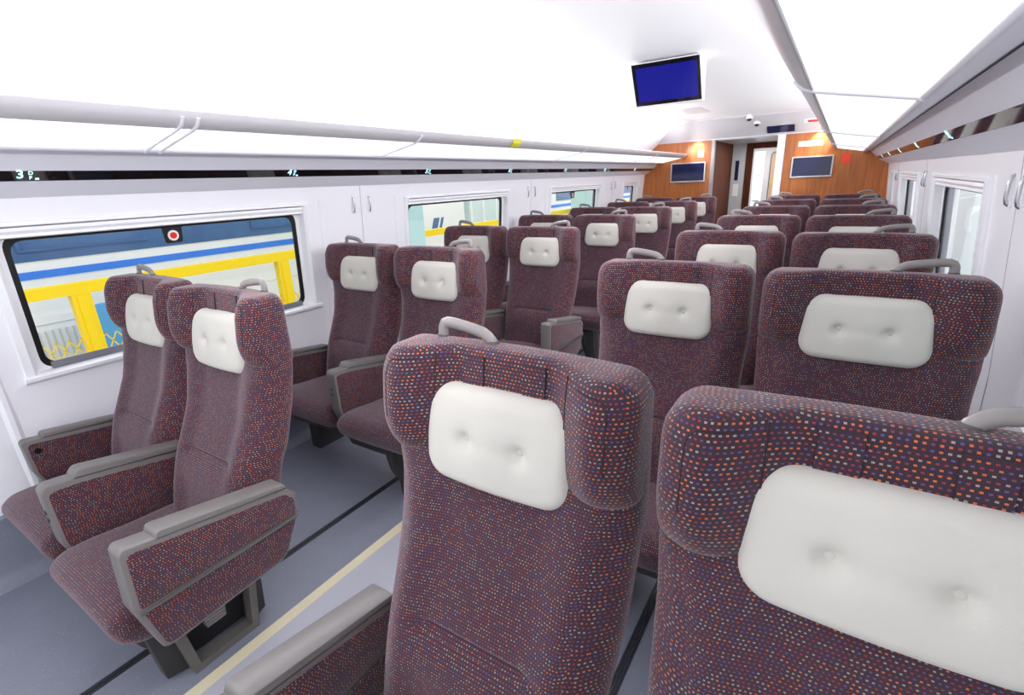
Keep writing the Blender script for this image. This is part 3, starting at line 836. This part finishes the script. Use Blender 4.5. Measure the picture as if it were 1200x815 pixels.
def camera_dome(x, t, lab):
    r = empty('surveillance_camera', hp_(x,t))
    q = MB(); q.loft([[(math.cos(2*PI*i/18)*rr, math.sin(2*PI*i/18)*rr, z) for i in range(18)] for rr, z in ((.045,.05),(.045,-.004),(.040,-.010),(.034,-.014))]); q.build('housing', M_WHITE, r)
    q = MB(); q.loft([[(math.cos(2*PI*i/18)*rr, -.01+math.sin(2*PI*i/18)*rr, z) for i in range(18)] for rr, z in ((.032,-.010),(.031,-.024),(.022,-.036),(.006,-.041))]); q.build('lens', M_BLACK, r)
    tag(r, lab, 'surveillance camera', 'dome cameras over the doorway')
camera_dome(-.06,.92,'small dome camera at the upper edge of the header')
camera_dome(.03,.62,'small white dome camera lower on the header face')
# ceiling vent
r = empty('ceiling_vent', (-.55, 6.9, 2.30))
q = MB(); q.box((-.16,-.30,-.006),(.16,.30,.02)); q.build('frame', M_HEAD, r, False)
q = MB()
for k in range(9): q.box((-.14,-.28+k*.064,-.009),(.14,-.24+k*.064,-.006))
q.build('slat', M_RAIL, r, False)
tag(r, 'pale slatted vent in the white ceiling near the doorway', 'vent')

# ------------------------------------------------------------------ outside, yellow-train side
b = MB(); b.box((-16,-8,-.5),(-1.9,26,-.4)); b.box((1.9,-8,-.5),(12,26,-.4)); struct(b.build('ground', M_GROUND, None, False))
def train(y0, y1, lab):
    r = empty('passenger_train', (-4.2,(y0+y1)/2,-.4)); L_ = (y1-y0)/2
    q = MB(); q.prism([(-2.8,.30),(.0,.30),(.03,.55),(.03,1.30),(0,2.6),(-.35,3.25),(-1.4,3.4),(-2.45,3.25),(-2.8,2.6)], 'y', -L_, L_); q.build('body', M_TRAINW, r, True, 20)
    q = MB(); q.box((.0,-L_+.3,1.525),(.032,L_-.3,2.45)); q.build('window_band', M_TRAING, r, False)
    q = MB(); q.box((.0,-L_,1.388),(.034,L_,1.448)); q.build('stripe', M_TRAINB, r, False)
    q = MB()
    for k in range(int(2*L_/1.9)):
        yy = -L_+1.0+k*1.9; q.box((.02,yy,1.62),(.05,yy+.02,2.3)); q.box((.02,yy,1.60),(.045,yy+.9,1.62))
    q.build('window_post', mat('window_post_blue', srgb(74,108,156), .3), r, False)
    q = MB(); q.box((.02,-L_,1.02),(.036,L_,1.026)); q.build('joint_line', M_GREYG, r, False)
    q = MB()
    for yy in [-L_+1.65+k*3.1 for k in range(int(2*L_/3.1))]:
        for k in range(11): q.box((.03,yy+k*.045,.74),(.042,yy+k*.045+.014,.97))
    q.build('grille', M_GREYG, r, False)
    q = MB(); q.box((-2.2,-L_+.2,0),(-.3,L_-.2,.30)); q.build('underframe', M_PEDD, r, False)
    tag(r, lab, 'train', 'white trains outside')
train(-3.6, 5.2, 'white train with a blue stripe and dark windows outside the nearest window')
train(9.9, 24, 'white train with a blue stripe outside the farther windows')
# yellow railing
fence = empty('platform_railing', (-3.2, 5, -.4))
q = MB(); q.box((-.04,-7,1.355),(.04,7.5,1.432)); q.build('top_rail', M_YEL, fence, False)
for k in range(9):
    yy = -5.32+k*1.54; q = MB(); q.box((-.035,yy-.055,0),(.035,yy+.055,1.36)); q.box((.035,yy-.03,.0),(.045,yy+.03,1.34)); q.build('post', M_YEL, fence, False)
q = MB()
for k in range(-84, 36):
    yy = k*.07
    for sg in (-1, 1):
        q.add([(-.002,yy,.30),(-.002,yy+.008,.30),(-.002,yy+sg*.42+.008,1.05),(-.002,yy+sg*.42,1.05),(.004,yy,.30),(.004,yy+.008,.30),(.004,yy+sg*.42+.008,1.05),(.004,yy+sg*.42,1.05)], [(0,1,2,3),(4,5,6,7),(0,1,5,4),(2,3,7,6),(1,2,6,5),(0,3,7,4)])
q.build('mesh_panel', M_YEL, fence, False)
tag(fence, 'yellow railing with mesh infill in front of the white train', 'railing')
q = MB(); q.box((-3.75,1.32,-.4),(-3.7,1.95,.78)); tag(q.build('blue_board', M_SKYB, None, False), 'light blue board behind the yellow railing', 'board')
def pillar(y0, y1, lab, x=-2.75):
    q = MB(); q.prism(roundpoly([(x-.33,y0),(x,y0),(x,y1),(x-.33,y1)], .04, 4), 'z', -.4, 3.6); tag(q.build('platform_pillar', M_TEAL, None, True, 40), lab, 'pillar', 'pale teal pillars')
pillar(3.7, 4.30, 'pale teal pillar seen through the second window')
pillar(8.66, 9.7, 'pale teal pillar seen through the third window')
cab = empty('equipment_cabinet', (-4.4, 6.6, -.4))
q = MB(); q.box((-.6,-.7,0),(0,.55,2.6)); q.build('body', M_TRAINW, cab, False)
q = MB(); q.box((0,-.7,1.95),(.02,-.1,2.05)); q.build('band', M_ORANGE, cab, False)
q = MB(); q.prism([(-.35,1.27),(-.22,1.27),(-.14,1.46),(-.27,1.46)], 'x', .0, .012); q.build('panel', M_TRAING, cab, False)
q = MB(); q.prism([(-.16,1.27),(-.11,1.27),(-.03,1.46),(-.08,1.46)], 'x', .0, .012); q.build('panel', M_TRAING, cab, False)
tag(cab, 'white cabinet with slanted dark panels behind the yellow railing', 'cabinet')
bo = empty('glass_booth', (-4.4, 8.3, -.4))
q = MB(); q.box((-.6,-1.0,0),(0,.9,2.8)); q.build('body', M_TEALG, bo, False)
q = MB()
for yy in (-1.0,-.62,-.2,.2,.6,.86): q.box((0,yy,0),(.03,yy+.05,2.8))
for z in (.9,1.75,2.4): q.box((0,-1.0,z),(.03,.9,z+.05))
q.build('frame', M_TRAINW, bo, False)
tag(bo, 'pale glass booth with white frames behind the yellow railing', 'booth')

# ------------------------------------------------------------------ outside, platform side
q = MB(); q.box((3.8,-4,-.4),(4.0,24,4)); struct(q.build('wall_platform', mat('platform_wall', srgb(206,226,228), .4, noise=.05, nscale=2), None, False))
def column(x, y0, y1, lab):
    q = MB(); q.prism(roundpoly([(x,y0),(x+.35,y0),(x+.35,y1),(x,y1)], .03, 3), 'z', -.4, 3.8); tag(q.build('platform_column', M_TRAINW, None, True, 40), lab, 'column', 'white platform columns')
column(2.35, 7.28, 8.35, 'white column just outside the nearer platform-side window')
column(2.62, 8.80, 8.95, 'slim white column beside the pale teal counter outside')
ct = empty('service_counter', (3.2, 10.42, -.4))
q = MB(); q.box((-.25,-.9,0),(.20,.75,.82)); q.build('base', mat('counter_teal', srgb(150,198,198), .3), ct, False)
q = MB(); q.box((-.29,-.95,.82),(.24,.80,.86)); q.build('top', M_TRAINW, ct, False)
q = MB(); q.loft([[(-.02+math.cos(2*PI*i/24)*rr*.55, -.05+math.sin(2*PI*i/24)*rr*1.1, .86+z) for i in range(24)] for rr, z in ((.36,0),(.35,.15),(.30,.27),(.2,.34),(.06,.37))]); q.build('dome', M_TEAL, ct)
tag(ct, 'pale teal counter with a rounded hood on the platform', 'counter')
sh = empty('tiled_shelf', (3.46, 13.0, -.4))
q = MB()
for z in (1.0,1.35,1.7,2.05,2.4): q.box((0,-2.4,z),(.28,2.4,z+.05))
for k in range(9): q.box((0,-2.4+k*.6,1.0),(.28,-2.36+k*.6,2.45))
q.box((.26,-2.4,0),(.30,2.4,2.45))
q.build('frame', M_TRAINW, sh, False)
q = MB(); q.box((.22,-2.38,1.0),(.255,2.38,2.44)); q.build('back', mat('shelf_back', srgb(120,140,150), .5), sh, False)
tag(sh, 'white shelf grid against the platform wall', 'shelf')

# ------------------------------------------------------------------ light
def area(name, loc, rot, sx, sy, power, col=(1,1,1)):
    l = bpy.data.lights.new(name, 'AREA'); l.shape = 'RECTANGLE'; l.size = sx; l.size_y = sy; l.energy = power; l.color = col
    o = bpy.data.objects.new(name, l); C.objects.link(o); o.location = loc; o.rotation_euler = rot
    return o
for s in (-1, 1):   # cove strips on the racks light the ceiling; cross strips are added wall fill
    area('cove_lamp', (s*1.12, 3.45, 1.88), (PI, s*-.25, 0), .22, 9.6, 16, (.97,.985,1))
    area('cross_fill', (s*1.0, 3.45, 1.93), (0, s*(PI/2-.5), 0), .04, 9.6, 62, (.97,.985,1))
area('platform_fill', (2.9, 7.5, 3.7), (0,0,0), 1.2, 9, 170)  # unseen light added to brighten the things outside on the platform
area('vestibule_fill', (-.05, 10.7, 2.0), (0,0,0), .5, 1.0, 24)  # this and the next are added fill for the vestibule, no fixture modelled
area('vestibule_fill', (-.05, 9.2, 2.0), (0,0,0), .3, .8, 9)
for x in (-.83, .83):  # warm spots added to stand in for cove glow on the wood
    l = bpy.data.lights.new('end_glow_spot', 'SPOT'); l.energy = 9; l.spot_size = 1.9; l.spot_blend = .8; l.color = (1,.86,.66); l.shadow_soft_size = .03
    o = bpy.data.objects.new('end_glow_spot', l); C.objects.link(o); o.location = (x*.96, Y1-.07, 2.03); o.rotation_euler = (.5,0,0)

w = bpy.data.worlds.new('World'); bpy.context.scene.world = w; w.use_nodes = True
bg = w.node_tree.nodes['Background']; bg.inputs[0].default_value = (.93,.97,1,1); bg.inputs[1].default_value = 1.55

# ------------------------------------------------------------------ camera
f, yaw, pitch, roll = 579.81, .5794, .3210, -.0457
cy, sy = math.cos(yaw), math.sin(yaw)
fw = Vector((-sy*math.cos(pitch), cy*math.cos(pitch), -math.sin(pitch)))
rt = Vector((cy, sy, 0)); up = rt.cross(fw)
r2 = rt*math.cos(roll)+up*math.sin(roll); u2 = -rt*math.sin(roll)+up*math.cos(roll)
M = Matrix(((r2.x,u2.x,-fw.x,1.147),(r2.y,u2.y,-fw.y,0),(r2.z,u2.z,-fw.z,1.55),(0,0,0,1)))
cam = bpy.data.cameras.new('camera'); cam.sensor_fit = 'HORIZONTAL'; cam.sensor_width = 36; cam.lens = f/1200*36; cam.clip_start = .02
co = bpy.data.objects.new('camera', cam); C.objects.link(co); co.matrix_world = M
sc = bpy.context.scene; sc.camera = co
sc.view_settings.view_transform = 'Standard'; sc.view_settings.look = 'None'; sc.view_settings.gamma = 1; sc.view_settings.use_curve_mapping = False
sc.view_settings.exposure = 0.1
sc.cycles.max_bounces = 10; sc.cycles.diffuse_bounces = 6; sc.cycles.transparent_max_bounces = 12
sc.cycles.use_denoising = True
